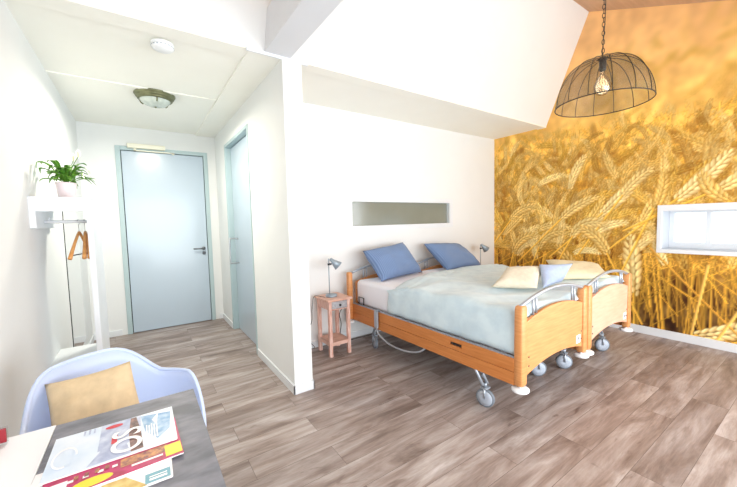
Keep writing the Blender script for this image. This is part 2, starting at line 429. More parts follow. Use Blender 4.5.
def brush(cu, cv, ang, rl, rw, c0, c1, al=1., hard=3.):
    """one grain: an ellipse, lighter along its upper side"""
    R_ = max(rl, rw)*1.15
    i0, i1 = max(0, int((cu-R_)*PXM)), min(IW, int((cu+R_)*PXM)+2)
    j0, j1 = max(0, int((cv-R_)*PXM)), min(IH, int((cv+R_)*PXM)+2)
    if i0 >= i1 or j0 >= j1: return
    du = uu_[j0:j1, i0:i1]-cu; dv = vv_[j0:j1, i0:i1]-cv
    ca, sa = math.cos(ang), math.sin(ang)
    a = (du*ca+dv*sa)/rl; b = (-du*sa+dv*ca)/rw
    q = np.clip((1-np.sqrt(a*a+b*b))*hard, 0, 1)*al
    sh = np.clip(.55+.45*b*(1 if ca > 0 else -1)-.2*a, 0, 1)
    col = lerp3(c1, c0, sh)
    IM[j0:j1, i0:i1] = IM[j0:j1, i0:i1]*(1-q[..., None])+col*q[..., None]
def line(p, q, w0, w1, col, al=1.):
    n = max(2, int(math.dist(p, q)/.10)+1)
    for k in range(n):
        s0, s1 = k/n, (k+1)/n
        a = (p[0]+(q[0]-p[0])*s0, p[1]+(q[1]-p[1])*s0); b = (p[0]+(q[0]-p[0])*s1, p[1]+(q[1]-p[1])*s1)
        w = w0+(w1-w0)*(s0+s1)/2
        i0, i1 = max(0, int((min(a[0],b[0])-w)*PXM)-1), min(IW, int((max(a[0],b[0])+w)*PXM)+2)
        j0, j1 = max(0, int((min(a[1],b[1])-w)*PXM)-1), min(IH, int((max(a[1],b[1])+w)*PXM)+2)
        if i0 >= i1 or j0 >= j1: continue
        du = uu_[j0:j1, i0:i1]-a[0]; dv = vv_[j0:j1, i0:i1]-a[1]
        ex, ey = b[0]-a[0], b[1]-a[1]; L2 = ex*ex+ey*ey+1e-9
        h = (du*ex+dv*ey)/L2; k_ = (h >= 0) & (h <= 1)
        dd = (du*ey-dv*ex)/math.sqrt(L2)
        m_ = np.clip((w-np.abs(dd))*PXM+.3, 0, 1)*k_*al
        c = np.array(col, float)*(1.06-.30*np.clip(dd/w, -1, 1))[..., None]
        IM[j0:j1, i0:i1] = IM[j0:j1, i0:i1]*(1-m_[..., None])+c*m_[..., None]
def ear(u, v, ang, Ln, W, light=0., al=1., bend=.5, awn=True, n=None, mul=1.):
    """u, v: base; ang: heading; bends as it goes"""
    n = n or max(6, int(Ln/W*2.7)); step = Ln/n
    hi = np.clip(np.array((252,226,142))+light*np.array((26,30,62)), 0, 255); lo = np.array((168,112,30))+light*np.array((36,44,60))
    tn = np.array((mul, mul**1.3, mul**2.0)); hi = hi*tn; lo = lo*tn
    cu, cv, a = u, v, ang; P = []
    for k in range(n):
        P.append((cu, cv, a)); cu += math.cos(a)*step; cv += math.sin(a)*step; a += bend/n
    for k, (cu, cv, a) in enumerate(P):
        if awn and k % 2 == 0 and k > n*.2:
            for s_ in (-1, 1):
                t_ = a+s_*.34*rg.uniform(.6, 1.2); l_ = W*rg.uniform(1.3, 2.2)
                line((cu, cv), (cu+math.cos(t_)*l_, cv+math.sin(t_)*l_), .0035, .0015, hi*.92, al*.45)
    for k, (cu, cv, a) in enumerate(P):
        s_ = k/n; w_ = W*(math.sin(PI*(.16+.80*s_))**.6)
        for sd in (-1, 1, 0):
            o_ = sd*w_*.30; t_ = a+sd*.42
            j_ = rg.uniform(-.12, .12)
            if sd == 0: cu2, cv2 = cu+math.cos(a)*step*.5, cv+math.sin(a)*step*.5
            else: cu2, cv2 = cu, cv
            m1 = rg.uniform(.86, 1.04)
            brush(cu2-math.sin(a)*o_, cv2+math.cos(a)*o_, t_+j_, w_*.40, w_*.20, lo*.80, lo*.66, al*min(.8, W*5), 2.)
            brush(cu2-math.sin(a)*o_, cv2+math.cos(a)*o_, t_+j_, w_*.36, w_*.145, hi*m1, lo*1.05*m1, al, 3.)
# far soft ears
for k in range(420):
    v = 3.25-1.35*(k/420)**.8+rg.uniform(-.1, .1); a = rg.choice([.6, 1.1, 1.6, 2.2])+rg.uniform(-.3, .3)
    ear(rg.uniform(-.1, UW), v, a, rg.uniform(.16, .30), rg.uniform(.05, .085), rg.uniform(-.4, .5), .35+.4*(k/420), rg.uniform(-.9, .9), False, 7)
def blur(A, r_):
    for ax in (0, 1):
        for _ in range(2):
            A = sum(np.roll(A, s, ax) for s in range(-r_, r_+1))/(2*r_+1)
    return A
B1 = blur(IM, 4); wv = np.clip((vv_-2.2)/.6, 0, 1)[..., None]; IM = IM*(1-wv)+B1*wv
# stems at the bottom
for k in range(420):
    u = rg.uniform(-.2, UW); a = PI/2+rg.normal(0, .16); l_ = rg.uniform(.5, 1.35); f_ = (k/420)
    c = np.array((118,82,24))*(1-f_)+np.array((214,164,62))*f_
    v0 = rg.uniform(-.15, .5)
    line((u, v0), (u+math.cos(a)*l_, v0+math.sin(a)*l_), .006+.012*f_*rg.rand(), .005+.006*rg.rand(), c*rg.uniform(.75, 1.12), .9)
for k in range(150):
    u = rg.uniform(-.2, UW); a = rg.choice([.75, 2.35, .5, 2.1])+rg.normal(0, .2); l_ = rg.uniform(.35, 1.0)
    v0 = rg.uniform(0, .9)
    line((u, v0), (u+math.cos(a)*l_, v0+math.sin(a)*l_), .007, .004, np.array((212,160,54))*rg.uniform(.65, 1.1), .9)
# short bristles between the ears
def bristles(n, seed, v0, v1, w, al):
    g = np.random.RandomState(seed)
    for k in range(n):
        u = g.uniform(0, UW); v = g.uniform(v0, v1); a = PI/2+g.normal(0, .75); l_ = g.uniform(.04, .15); f_ = g.uniform(.72, 1.12)
        line((u, v), (u+math.cos(a)*l_, v+math.sin(a)*l_), w, w*.5, np.array((226*f_, 172*f_**1.2, 72*f_**1.8)), al)
bristles(5200, 21, .75, 2.45, .006, .75)
# crowded ears, the upper ones behind
N_ = 800
for k in range(N_):
    f_ = k/N_; v = 2.42-1.38*f_**.85+rg.uniform(-.14, .14)
    a = rg.choice([.35, .8, 1.2, 1.6, 2.1, 2.7])+rg.uniform(-.25, .25)
    L_ = rg.uniform(.20, .38)*(1+.5*f_)
    if rg.rand() < .5: brush(rg.uniform(0, UW), v-.08, rg.uniform(0, 3), .13, .05, np.array((160,108,34)), np.array((116,76,26)), .45, 2)
    ear(rg.uniform(-.1, UW), v-.12, a, L_, L_*rg.uniform(.20, .27), rg.uniform(-.5, .6), .80+.2*f_, rg.uniform(-1.6, 1.2), k % 3 == 0, None, rg.uniform(.80, 1.05) if k < 560 or k % 2 else rg.uniform(1.0, 1.10))
bristles(1800, 22, .7, 2.3, .0035, .6)
for k in range(46):
    a = rg.choice([.5, .9, 1.3, 1.9])+rg.uniform(-.25, .25); u = rg.uniform(0, UW); v = rg.uniform(.75, 1.9); L_ = rg.uniform(.32, .48)
    ear(u, v, a, L_, L_*.27, rg.uniform(.1, .8), .97, rg.uniform(-1.5, .6), k % 2 == 0, None, rg.uniform(.98, 1.08))
# big ears in front
for u, v, a, L_, W, lt, bd in ((.93+.95,.46,1.62,.74,.20,.75,.05),(1.28,.50,1.9,.60,.17,.1,.5),(.75,.95,1.2,.5,.15,.3,-1.6),(1.05,1.35,.8,.55,.14,.5,-.6),
        (1.55,1.42,.75,.50,.15,.9,.2),(1.75,1.62,1.0,.42,.13,.6,-.5),(2.25,1.55,.75,.60,.16,.9,.25),(2.05,1.45,1.2,.45,.13,.1,.5),(2.55,1.62,.5,.46,.15,.7,.5),
        (2.45,.10,.35,.62,.17,.9,.35),(3.0,.25,.5,.6,.16,.3,.2),(2.62,1.50,2.5,.4,.14,.2,-.9),(1.2,1.12,1.1,.5,.15,.6,-1.8),(.35,.85,1.3,.5,.15,.2,-1.5),
        (.3,1.35,.9,.5,.13,.3,-1.1),(1.6,.92,2.0,.5,.15,.3,.9),(3.4,.9,1.2,.5,.16,.5,-.6),(4.1,.5,1.7,.6,.18,.5,.4),(4.5,1.2,1.0,.5,.16,.6,-.8),(3.8,1.5,.9,.5,.15,.6,.4)):
    line((u-math.cos(a)*.9, v-math.sin(a)*.9), (u, v), .012, .012, np.array((216,166,66)), .95)
    ear(u, v, a, L_, W, lt, 1., bd)
line((2.02, 1.00), (2.86, .02), .012, .010, np.array((190,140,54)), 1.)
line((2.95, .95), (2.55, .0), .014, .013, np.array((222,176,92)), 1.)
line((2.50, .85), (2.38, .0), .013, .012, np.array((222,174,88)), 1.)
IM = np.clip((blur(IM, 1)*.25+IM*.75)*np.array((1.07,1.06,1.03)), 0, 255)
st = 2                                        # one mesh point per 2 samples
G = IM[::st, ::st]; gh, gw = G.shape[:2]
jj, ii = np.mgrid[0:gh, 0:gw]
Yc = YB-.0005-ii*st/PXM; Zc = jj*st/PXM+.0
Yc = np.maximum(Yc, YF+.001)
co_ = np.stack([np.full(gh*gw, XR-.003), Yc.ravel(), Zc.ravel()], 1)
J, I = np.mgrid[0:gh-1, 0:gw-1]; J = J.ravel(); I = I.ravel()
yc = YB-(I+.5)*st/PXM; zc = (J+.5)*st/PXM
roof_ = np.where(yc > YR, np.where(yc > YS, ZC, ZC+(YS-yc)*(ZR-ZC)/(YS-YR)), ZR-(YR-yc)*.42)
keep = (zc < roof_+.02) & (zc > .08) & ~((yc > SY0) & (yc < SY1) & (zc > SZ0) & (zc < SZ1)) & ~((yc > WY0-.01) & (yc < WY1+.01) & (zc > WZ0-.01) & (zc < WZ1+.01))
J = J[keep]; I = I[keep]
F_ = np.stack([J*gw+I, (J+1)*gw+I, (J+1)*gw+I+1, J*gw+I+1], 1).astype(np.int32)
used, inv = np.unique(F_, return_inverse=True); F_ = inv.reshape(F_.shape).astype(np.int32)
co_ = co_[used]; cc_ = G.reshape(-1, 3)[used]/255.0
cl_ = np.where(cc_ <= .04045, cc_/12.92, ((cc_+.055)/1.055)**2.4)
me = bpy.data.meshes.new('wheat_mural')
me.vertices.add(len(co_)); me.vertices.foreach_set('co', co_.ravel().astype(np.float32))
me.loops.add(F_.size); me.loops.foreach_set('vertex_index', F_.ravel())
me.polygons.add(len(F_)); me.polygons.foreach_set('loop_start', np.arange(0, F_.size, 4, dtype=np.int32))
me.update(); me.validate()
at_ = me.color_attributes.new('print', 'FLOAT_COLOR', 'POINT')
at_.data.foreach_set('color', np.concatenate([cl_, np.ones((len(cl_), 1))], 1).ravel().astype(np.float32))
mm = bpy.data.materials.new('printed_wallpaper'); mm.use_nodes = True
nt = mm.node_tree; pb = nt.nodes['Principled BSDF']; an = nt.nodes.new('ShaderNodeAttribute'); an.attribute_name = 'print'
nt.links.new(an.outputs['Color'], pb.inputs['Base Color']); pb.inputs['Roughness'].default_value = .6
pb.inputs['Specular IOR Level'].default_value = .25
nz_ = nt.nodes.new('ShaderNodeTexNoise'); nz_.inputs['Scale'].default_value = 300
bp_ = nt.nodes.new('ShaderNodeBump'); bp_.inputs['Strength'].default_value = .04; nt.links.new(nz_.outputs['Fac'], bp_.inputs['Height']); nt.links.new(bp_.outputs[0], pb.inputs['Normal'])
me.materials.append(mm)
o = bpy.data.objects.new('wheat_mural', me); COL.objects.link(o)
tag(o, 'golden ripe wheat-field photo mural covering the wall behind the beds and window', 'wallpaper')


# ------------------------------------------------------------------ the beds
BY0, BY1 = 1.165, 3.215
def make_bed(x0, label, panelmat, cast):
    """adjustable bed whose outer posts stand at x0 .. x0+.985"""
    x1 = x0+.985; xc = (x0+x1)/2
    t = empty('care_bed', (xc, (BY0+BY1)/2, 0), label, 'bed', 'two height-adjustable beds pushed together')
    for y, yd in ((BY0, 1), (BY1, -1)):
        nm = 'footboard' if yd == 1 else 'headboard'
        ya, yb = sorted((y+yd*.012, y+yd*.036))
        L_, R_ = x0+.08, x1-.08
        n = 16; top = []; bot = []
        for i in range(n+1):
            u = i/n; k = 4*u*(1-u)
            top.append((L_+(R_-L_)*u, .700+.060*k)); bot.append((L_+(R_-L_)*u, .340+.055*k))
        pn = MB()
        poly = bot+top[::-1]; m = len(poly)
        vs = [(u, ya, v) for u, v in poly]+[(u, yb, v) for u, v in poly]
        fs = []
        for i in range(n):
            fs.append((i, i+1, m-2-i, m-1-i)); fs.append((m+i, m+m-1-i, m+m-2-i, m+i+1))
        fs += [(i, m+i, m+(i+1)%m, (i+1)%m) for i in range(m)]
        pn.add(vs, fs)
        f = pn.build(nm, panelmat if yd == 1 else M['beech'], t, bevel=.003)
        if yd == 1:
            MB().box(R_-.10, R_-.035, y+.009, y+.0125, .385, .45).build('label_sticker', M['plastic'], f)
            sk = MB().obox((R_-.075, y+.0085, .42), (.012,.002,.03), Matrix.Rotation(.5,3,'Y')).obox((R_-.055, y+.0085, .415), (.016,.002,.006))
            sk.build('sticker_mark', M['dark'], f)
            for px_, pz in ((L_+.03,.40),(L_+.03,.46),(R_-.015,.41),(R_-.015,.47)):
                MB().lathe([(0,0),(.006,0),(.006,.003),(0,.003)], (px_, y+.0125, pz), 10, Matrix.Rotation(PI/2,3,'X')).build('screw_cap', M['dark'], f)
        for xa in (x0, x1-.08):
            ps = MB()
            w2 = .036 if yd == 1 else .028; cx_ = xa+.042 if yd == 1 else (xa-.008 if xa == x0 else xa+.04); ym = y+yd*.03
            oc = []
            for k in range(16):
                q = 2*PI*k/16
                ex = abs(math.cos(q))**.38*math.copysign(1, math.cos(q)); ey = abs(math.sin(q))**.38*math.copysign(1, math.sin(q))
                oc.append((ex, ey))
            rings = [(.285,.86),(.30,1),(.55,1),(.79,.96),(.808,.86),(.815,.6)]
            vs = [(cx_+ex*w2*s, ym+ey*.03*s, z) for z, s in rings for ex, ey in oc]
            fs = [(i*16+k, i*16+(k+1)%16, (i+1)*16+(k+1)%16, (i+1)*16+k) for i in range(len(rings)-1) for k in range(16)]
            fs += [tuple(reversed(range(16))), tuple(range((len(rings)-1)*16, len(rings)*16))]
            ps.add(vs, fs, True)
            pp = ps.build('post', M['beech'] , t)
            MB().lathe([(0,.268),(.012,.268),(.012,.287),(0,.287)], (cx_, ym, 0), 12).lathe([(0,.243),(.05,.243),(.055,.25),(.055,.262),(.045,.270),(0,.270)], (cx_, ym, 0), 24).build('bumper_wheel', M['plastic'], pp)
        # arched grab rail with its short bars
        ar = MB().tube(arc((x0+.03, y+yd*.03, .806), (x1-.03, y+yd*.03, .806), (0,0,.073), 20), .0125, 10)
        g = ar.build('grab_rail', M['silver'], t)
        for u in (.17, .215, .785, .83):
            x = x0+.03+(.925)*u
            b = MB().tube([(x, y+yd*.028, .69+.06*4*u*(1-u)), (x, y+yd*.03, .806+.073*4*u*(1-u))], .008, 8)
            b.build('rail_bar', M['silver'], g)
    # wooden side rails: two stacked boards with a grip slot
    for side, xa in ((-1, x0+.008), (1, x1-.03)):
        s = MB()
        g0, g1 = 1.645, 1.765
        s.box(xa, xa+.022, BY0+.055, BY1-.055, .282, .368)
        s.box(xa, xa+.022, BY0+.055, g0, .371, .462).box(xa, xa+.022, g1, BY1-.055, .371, .462)
        s.box(xa, xa+.022, g0, g1, .371, .402).box(xa, xa+.022, g0, g1, .428, .462)
        r_ = s.build('side_rail', M['beech_h'], t, bevel=.002)
        MB().box(xa+.004, xa+.018, BY0+.055, BY1-.055, .463, .474).build('rail_edge', M['silver'], r_)
        if side == -1:
            MB().box(xa+.014, xa+.020, g0, g1-.03, .402, .428).build('slot_backing', M['dark'], r_)
    # under-frame
    f = MB()
    for x in (x0+.06, x1-.10): f.box(x, x+.04, BY0+.06, BY1-.06, .40, .435)
    for y in (BY0+.25, 1.9, 2.5, BY1-.25): f.box(x0+.06, x1-.06, y, y+.05, .38, .42)
    f.box(x0+.3, x1-.3, 1.6, 2.8, .33, .38)
    f.build('base_frame', M['silver'], t, bevel=.003)
    # bracket that holds the mattress
    b = MB().tube([(x0+.045, 2.99, .44), (x0+.045, 2.99, .545), (x0+.045, 3.08, .545), (x0+.045, 3.08, .44)], .006, 8)
    b.build('mattress_bracket', M['dark'], t)
    for cx_, cy_, dy, dr in cast+((x0+.12, 2.90, -.12, -.3), (x1-.12, 2.90, -.12, .2)):
        R = Matrix.Rotation(dr, 3, 'Z')
        c = MB()
        for s_ in (-1, 1):
            o_ = R@Vector((s_*.022, 0, 0))
            c.tube([(cx_+o_.x, cy_+o_.y, .068), (cx_+o_.x, cy_+o_.y, .145)], .007, 8)
        c.box(cx_-.028, cx_+.028, cy_-.022, cy_+.022, .138, .152)
        c.lathe([(.012,.15),(.012,.18)], (cx_, cy_, 0), 12)
        # slanting leg up to the frame
        for s_ in (-.026, .026):
            c.tube([(cx_+s_, cy_, .165), (cx_+s_, cy_+dy*.9, .40)], .011, 8)
        c.tube([(cx_, cy_+dy*.2, .21), (cx_, cy_+dy*.05, .30), (cx_, cy_+.01, .39)], .008, 8)
        cc = c.build('castor', M['silver'], t)
        rx = R@Matrix.Rotation(PI/2, 3, 'Y')
        MB().lathe([(.018,-.013),(.056,-.015),(.056,.015),(.018,.013)], (cx_, cy_, .068), 28, rx).build('wheel', M['greyplastic'], cc)
        MB().lathe([(.055,-.013),(.064,-.014),(.068,-.008),(.068,.008),(.064,.014),(.055,.013)], (cx_, cy_, .068), 28, rx, cap=False).build('tyre', M['rubber'], cc)
    return t
bed1 = make_bed(1.93, 'orange wooden care bed on castors with arched silver rails, next to the pink nightstand', M['beech'], ((2.0, 1.48, .17, .25), (2.77, 1.49, .17, .9)))
bed2 = make_bed(2.925, 'wooden care bed with its footboard coloured pale pink as if lit, on the wheat-mural side of the pair', M['beech_lit'], ((3.09, 1.42, .17, .7), (3.80, 1.37, .17, .8)))

MB().tube(spline([(1.90,3.24,.46),(1.84,3.285,.34),(1.86,3.29,.22),(1.83,3.28,.08),(1.80,3.27,.012),(2.0,3.26,.01),(2.3,3.25,.01)], 8), .0045, 6).build('power_cord', M['cord_dark'], bed1)
# mattresses
def mattress(x0, x1, label):
    b = MB().box(x0, x1, BY0+.05, BY1-.05, .445, .725)
    o = b.build('mattress', M['sheet'], None, bevel=.05, seg=5)
    for p_ in o.data.polygons: p_.use_smooth = True
    return tag(o, label, 'mattress', 'mattresses in white fitted sheets')
mattress(1.992, 2.878, 'white-sheeted mattress on the bed next to the pink nightstand')
mattress(2.962, 3.878, 'white-sheeted mattress on the bed by the wheat mural')

# blanket: one cloth over both mattresses
def blanket():
    xs = []
    zt = .745
    # profile across x: left drop, rounded shoulder, top, shoulder, right drop
    prof = [(1.966, .482), (1.964, .52), (1.962, .57), (1.962, .62), (1.966, .67), (1.978, .71), (2.0, .735), (2.03, .745)]
    n = 72
    for i in range(n+1): prof.append((2.05+(3.80-2.05)*i/n, zt))
    prof += [(3.83, .745), (3.86, .735), (3.885, .71), (3.897, .67), (3.90, .62), (3.90, .55), (3.899, .485)]
    ny = 84; V = []; F = []
    m = len(prof)
    L0 = 0; cum = [0]
    for a, b in zip(prof, prof[1:]): cum.append(cum[-1]+math.dist(a, b))
    for j in range(ny+1):
        v = j/ny
        for i, (x, z) in enumerate(prof):
            # head edge: follows x
            if x < 2.02: ye = 2.585-.10*(x > 1.99)
            elif x < 3.1: ye = 2.50+(x-2.02)*.34
            else: ye = 2.867-(x-3.1)*.16
            if z < .7 and x < 2.02: ye = 2.54+(.74-z)*.12
            y0 = BY0+.046
            y = y0+(ye-y0)*v
            w = noise.noise(Vector((x*2.2, y*3.1, 1.3)))*.026+noise.noise(Vector((x*6, y*5, 4.1)))*.008
            # diagonal folds
            w += .011*math.sin((x*1.3+y*2.2)*6+noise.noise(Vector((x*2, y*2, 9)))*4)
            zz = z; xx = x; yy = y
            if z > .70:
                zz = z+.016+w*.9
                if abs(x-2.92) < .12: zz -= .016*(1-abs(x-2.92)/.12)**2
                zz += .007*math.exp(-((ye-y-.16)/.022)**2)-.006*math.exp(-((ye-y-.20)/.02)**2)
                if y < y0+.06: zz -= .05*(1-(y-y0)/.06)**2
                if v > .97: zz -= .008
            else:
                k = (.74-z)/.26
                f = .5+.5*math.sin(y*19+z*8+3*noise.noise(Vector((y*2.5, z*3, 2))))
                xx = x-(.004+.010*f*k)*(1 if x < 2.5 else -1)*1.0 + (.010 if x < 2.5 else -.010)
            V.append((xx, yy, zz))
    for j in range(ny):
        for i in range(m-1):
            F.append((j*m+i, j*m+i+1, (j+1)*m+i+1, (j+1)*m+i))
    b = MB(); b.add(V, F, True)
    o = b.build('blanket', M['blanket'], None, solid=.008)
    return tag(o, 'pale mint-blue fleece blanket spread over both beds', 'blanket')
blanket()

# pillows ------------------------------------------------------------------
def pillow(name, A, B, C, D, th, m, label, group, pinch=.06, wr=.010, seedv=0.):
    """A-B bottom edge, D-C top edge; soft cushion with pulled-out corners"""
    A, B, C, D = map(Vector, (A, B, C, D)); n = 22
    nrm = (B-A).cross(D-A)+(C-D).cross(C-B); nrm.normalize()
    cen = (A+B+C+D)/4
    me = bpy.data.meshes.new(name); V = []; F = []; UV = []
    for side in (1, -1):
        for j in range(n+1):
            for i in range(n+1):
                u, v = i/n, j/n
                uu, vv = 2*u-1, 2*v-1
                # edges bow inward between the corners
                pu = uu*(1-pinch*(1-vv*vv)); pv = vv*(1-pinch*(1-uu*uu))
                a, b = (pu+1)/2, (pv+1)/2
                P = A.lerp(B, a).lerp(D.lerp(C, a), b)
                h = max(0, (1-uu**4)*(1-vv**4))**.55*(1-.25*(uu*uu+vv*vv)/2)
                P += nrm*side*th/2*h
                P += nrm*noise.noise(Vector((uu*2.1+seedv, vv*2.1, side*3)))*wr*h*2
                P += nrm*noise.noise(Vector((uu*5+seedv, vv*5, 7+side)))*wr*h*.7
                V.append(P-cen); UV.append((u, v))
    N1 = (n+1)**2
    def idx(s, i, j):
        if i in (0, n) or j in (0, n): s = 0
        return s*N1+j*(n+1)+i
    for s in (0, 1):
        for j in range(n):
            for i in range(n):
                q = (idx(s,i,j), idx(s,i+1,j), idx(s,i+1,j+1), idx(s,i,j+1))
                F.append(q if s == 0 else q[::-1])
    me.from_pydata([tuple(p_) for p_ in V], [], F)
    uvl = me.uv_layers.new(name='UVMap')
    for l in me.loops: uvl.data[l.index].uv = UV[l.vertex_index]
    for p_ in me.polygons: p_.use_smooth = True
    me.materials.append(m)
    bm = bmesh.new(); bm.from_mesh(me); bmesh.ops.delete(bm, geom=[v for v in bm.verts if not v.link_faces], context='VERTS'); bm.to_mesh(me); bm.free()
    o = bpy.data.objects.new(name, me); COL.objects.link(o); o.location = cen
    return tag(o, label, 'pillow' if name == 'bed_pillow' else 'cushion', group)
pillow('bed_pillow', (2.10,2.83,.735), (2.87,2.99,.735), (2.71,3.17,1.11), (2.05,3.10,1.05), .21, M['stripe'],
       'blue striped bed pillow leaning on the headboard nearest the pink nightstand', 'blue bed pillows', seedv=1.2)
pillow('bed_pillow', (3.16,2.84,.735), (3.86,2.84,.735), (3.74,3.15,1.03), (3.03,3.13,1.075), .20, M['stripe'],
       'blue striped bed pillow leaning on the headboard nearer the wheat mural', 'blue bed pillows', seedv=5.1)
tc = 'throw cushions at the foot of the beds'
pillow('throw_cushion', (2.44,1.735,.79), (2.67,1.455,.79), (3.02,1.57,.93), (2.72,1.76,.93), .10, M['cream'],
       'cream throw cushion, front-most of the three on the mint blanket', tc, wr=.004, seedv=2)
pillow('throw_cushion', (2.72,1.43,.79), (3.07,1.44,.80), (3.24,1.42,.95), (2.90,1.56,.96), .08, M['bluegrey'],
       'pale blue-grey throw cushion in the middle of the three on the mint blanket', tc, wr=.004, seedv=3)
pillow('throw_cushion', (3.14,1.54,.80), (3.62,1.25,.80), (3.93,1.46,.87), (3.42,1.76,.94), .11, M['cream2'],
       'straw-coloured throw cushion lying behind the others, nearest the wheat mural', tc, wr=.004, seedv=4)

# bed handset ---------------------------------------------------------------
t = empty('bed_handset', (1.915, 2.69, .29), 'grey remote handset with a grey cable hooked over the side rail of the near bed', 'remote control')
R = Matrix.Rotation(.0, 3, 'X')
MB().box(1.908, 1.93, 2.665, 2.72, .30, .475).build('handset_body', M['silver'], t, bevel=.008, seg=3)
MB().box(1.908, 1.958, 2.68, 2.705, .4755, .483).build('hook', M['lampgrey'], t, bevel=.002)
for k in range(4):
    MB().box(1.9065, 1.909, 2.675, 2.688, .33+k*.033, .345+k*.033).box(1.9065, 1.909, 2.697, 2.71, .33+k*.033, .345+k*.033).build('button', M['greyplastic'], t)
MB().tube(spline([(1.92,2.692,.30),(1.92,2.66,.25),(1.925,2.50,.19),(1.93,2.28,.19),(1.95,2.10,.235),(1.985,2.02,.33)], 8), .009, 8).build('cable', M['cable'], t)

# the pair of beds stands about a degree off square to the room
A_ = math.radians(1.1); PV = Vector((1.93, BY0, 0)); RM = Matrix.Rotation(A_, 3, 'Z')
for o in list(COL.objects):
    if o.parent is None and o.get('category') in ('bed', 'mattress', 'blanket', 'pillow', 'cushion', 'remote control'):
        o.location = PV+RM@(o.location-PV)+Vector((.03, 0, 0)); o.rotation_euler.z += A_

# ------------------------------------------------------------- nightstands
def nightstand(cx, cy, label, H=.595):
    t = empty('nightstand', (cx, cy, 0), label, 'nightstand', 'small pink-washed nightstands')
    x0, x1, y0, y1 = cx-.137, cx+.137, cy-.15, cy+.15
    MB().box(x0-.008, x1+.008, y0-.008, y1+.008, H-.02, H).build('table_top', M['rosetop'], t, bevel=.004)
    for x in (x0+.012, x1-.047):
        for y in (y0+.012, y1-.047):
            MB().box(x, x+.035, y, y+.035, 0, H-.02).build('leg', M['rose'], t, bevel=.003)
    MB().box(x0+.047, x1-.047, y1-.04, y1-.022, H-.11, H-.02).box(x0+.02, x0+.034, y0+.047, y1-.047, H-.11, H-.02).box(x1-.034, x1-.02, y0+.047, y1-.047, H-.11, H-.02).box(x0+.047, x1-.047, y0+.02, y0+.034, H-.115, H-.105).build('apron', M['rose'], t, bevel=.002)
    dr = MB().box(x0+.05, x1-.05, y0+.012, y0+.03, H-.10, H-.028).build('drawer', M['zinc'], t, bevel=.003)
    MB().lathe([(0,0),(.006,.0),(.006,.01),(.012,.014),(.012,.02),(0,.026)], (cx, y0+.012, H-.064), 14, Matrix.Rotation(PI/2,3,'X')).build('knob', M['dark'], dr)
    MB().box(x0+.02, x1-.02, y0+.02, y1-.02, .135, .15).box(x0+.047, x1-.047, y0+.018, y0+.032, .11, .15).box(x0+.018, x0+.032, y0+.047, y1-.047, .11, .15).box(x1-.032, x1-.018, y0+.047, y1-.047, .11, .15).build('shelf', M['rosetop'], t, bevel=.002)
    return t
nightstand(1.655, 3.10, 'small pink-washed wooden nightstand with a grey drawer, between the partition and the bed')
nightstand(4.30, 3.12, 'small nightstand mostly hidden behind the beds in the mural corner')
def table_lamp(x, y, label, flip=1):
    z = .595
    t = empty('table_lamp', (x, y, z), label, 'lamp', 'grey metal reading lamps')
    MB().lathe([(0,0),(.058,0),(.062,.006),(.062,.018),(.056,.026),(0,.026)], (x, y, z), 28).build('base', M['lampgrey'], t)
    MB().tube([(x-.02, y, z+.02), (x-.02, y, z+.405)], .0055, 8).build('pole', M['lampgrey'], t)
    MB().tube([(x-.028, y, z+.345), (x+.012, y, z+.345)], .009, 10).lathe([(0,-.012),(.012,-.01),(.012,.01),(0,.012)], (x-.02,y,z+.345), 12).build('joint', M['dark'], t)
    ax = Vector((.62*flip, -.25, -.62)).normalized()
    rot = ax.to_track_quat('Z', 'Y').to_matrix()
    P = Vector((x+.0, y, z+.40))
    MB().lathe([(.0,-.004),(.017,0),(.02,.03),(.026,.045),(.052,.115),(.05,.115),(.024,.047),(.016,.03),(.014,.004)], P, 24, rot, cap=False).build('lamp_shade', M['lampgrey'], t)
    MB().lathe([(0,.02),(.012,.03),(.022,.06),(.02,.085),(0,.098)], P, 16, rot).build('bulb', M['plastic'], t)
    return t
table_lamp(1.635, 3.10, 'grey metal reading lamp on the pink nightstand beside the partition')
table_lamp(4.17, 3.12, 'grey metal reading lamp rising behind the far bed in the mural corner')
o = MB().tube(spline([(1.575,3.1,.59),(1.545,3.13,.60),(1.51,3.26,.585),(1.50,3.30,.45),(1.49,3.30,.30),(1.41,3.30,.16),(1.50,3.27,.03),(1.45,3.30,.012),(1.40,3.31,.03)], 8), .003, 6).build('lamp_cord', M['cord_dark'])
tag(o, 'thin dark power cord looping down the wall behind the pink nightstand', 'cord')
o = MB().box(1.37, 1.43, 3.285, 3.313, .0, .045).build('power_plug', M['plastic'], None, bevel=.004)
tag(o, 'white plug block on the floor at the wall beside the partition', 'plug')


# ------------------------------------------------------------ pendant lamp
px_, py_, pz = 2.79, 1.062, 2.178
pr, ph = .295, .315
tilt = Matrix.Rotation(math.radians(0), 3, 'Y')
t = empty('pendant_lamp', (px_, py_, pz), 'large dark wire dome pendant lamp hanging on a chain over the beds', 'lamp')
def dome(a, q):   # a: 0 rim .. 1 top
    r = pr*math.cos(a*PI/2)**.75; z = ph*math.sin(a*PI/2)**1.05
    return Vector((px_+r*math.cos(q), py_+r*math.sin(q), pz+z))
prof = []
for i in range(17):
    a = i/17; r = pr*math.cos(a*PI/2)**.75; prof.append((r*.985, ph*math.sin(a*PI/2)**1.05))
MB().lathe(prof, (px_, py_, pz), 48, cap=False).build('gauze', M['gauze'], t)
wf = MB()
for k in range(14):
    q = 2*PI*k/14+.1
    wf.tube([dome(i/20, q) for i in range(20)]+[Vector((px_+.012*math.cos(q), py_+.012*math.sin(q), pz+ph))], .0024, 6)
wf.tube([(px_+pr*math.cos(2*PI*k/48), py_+pr*math.sin(2*PI*k/48), pz) for k in range(48)], .0036, 8, closed=True)
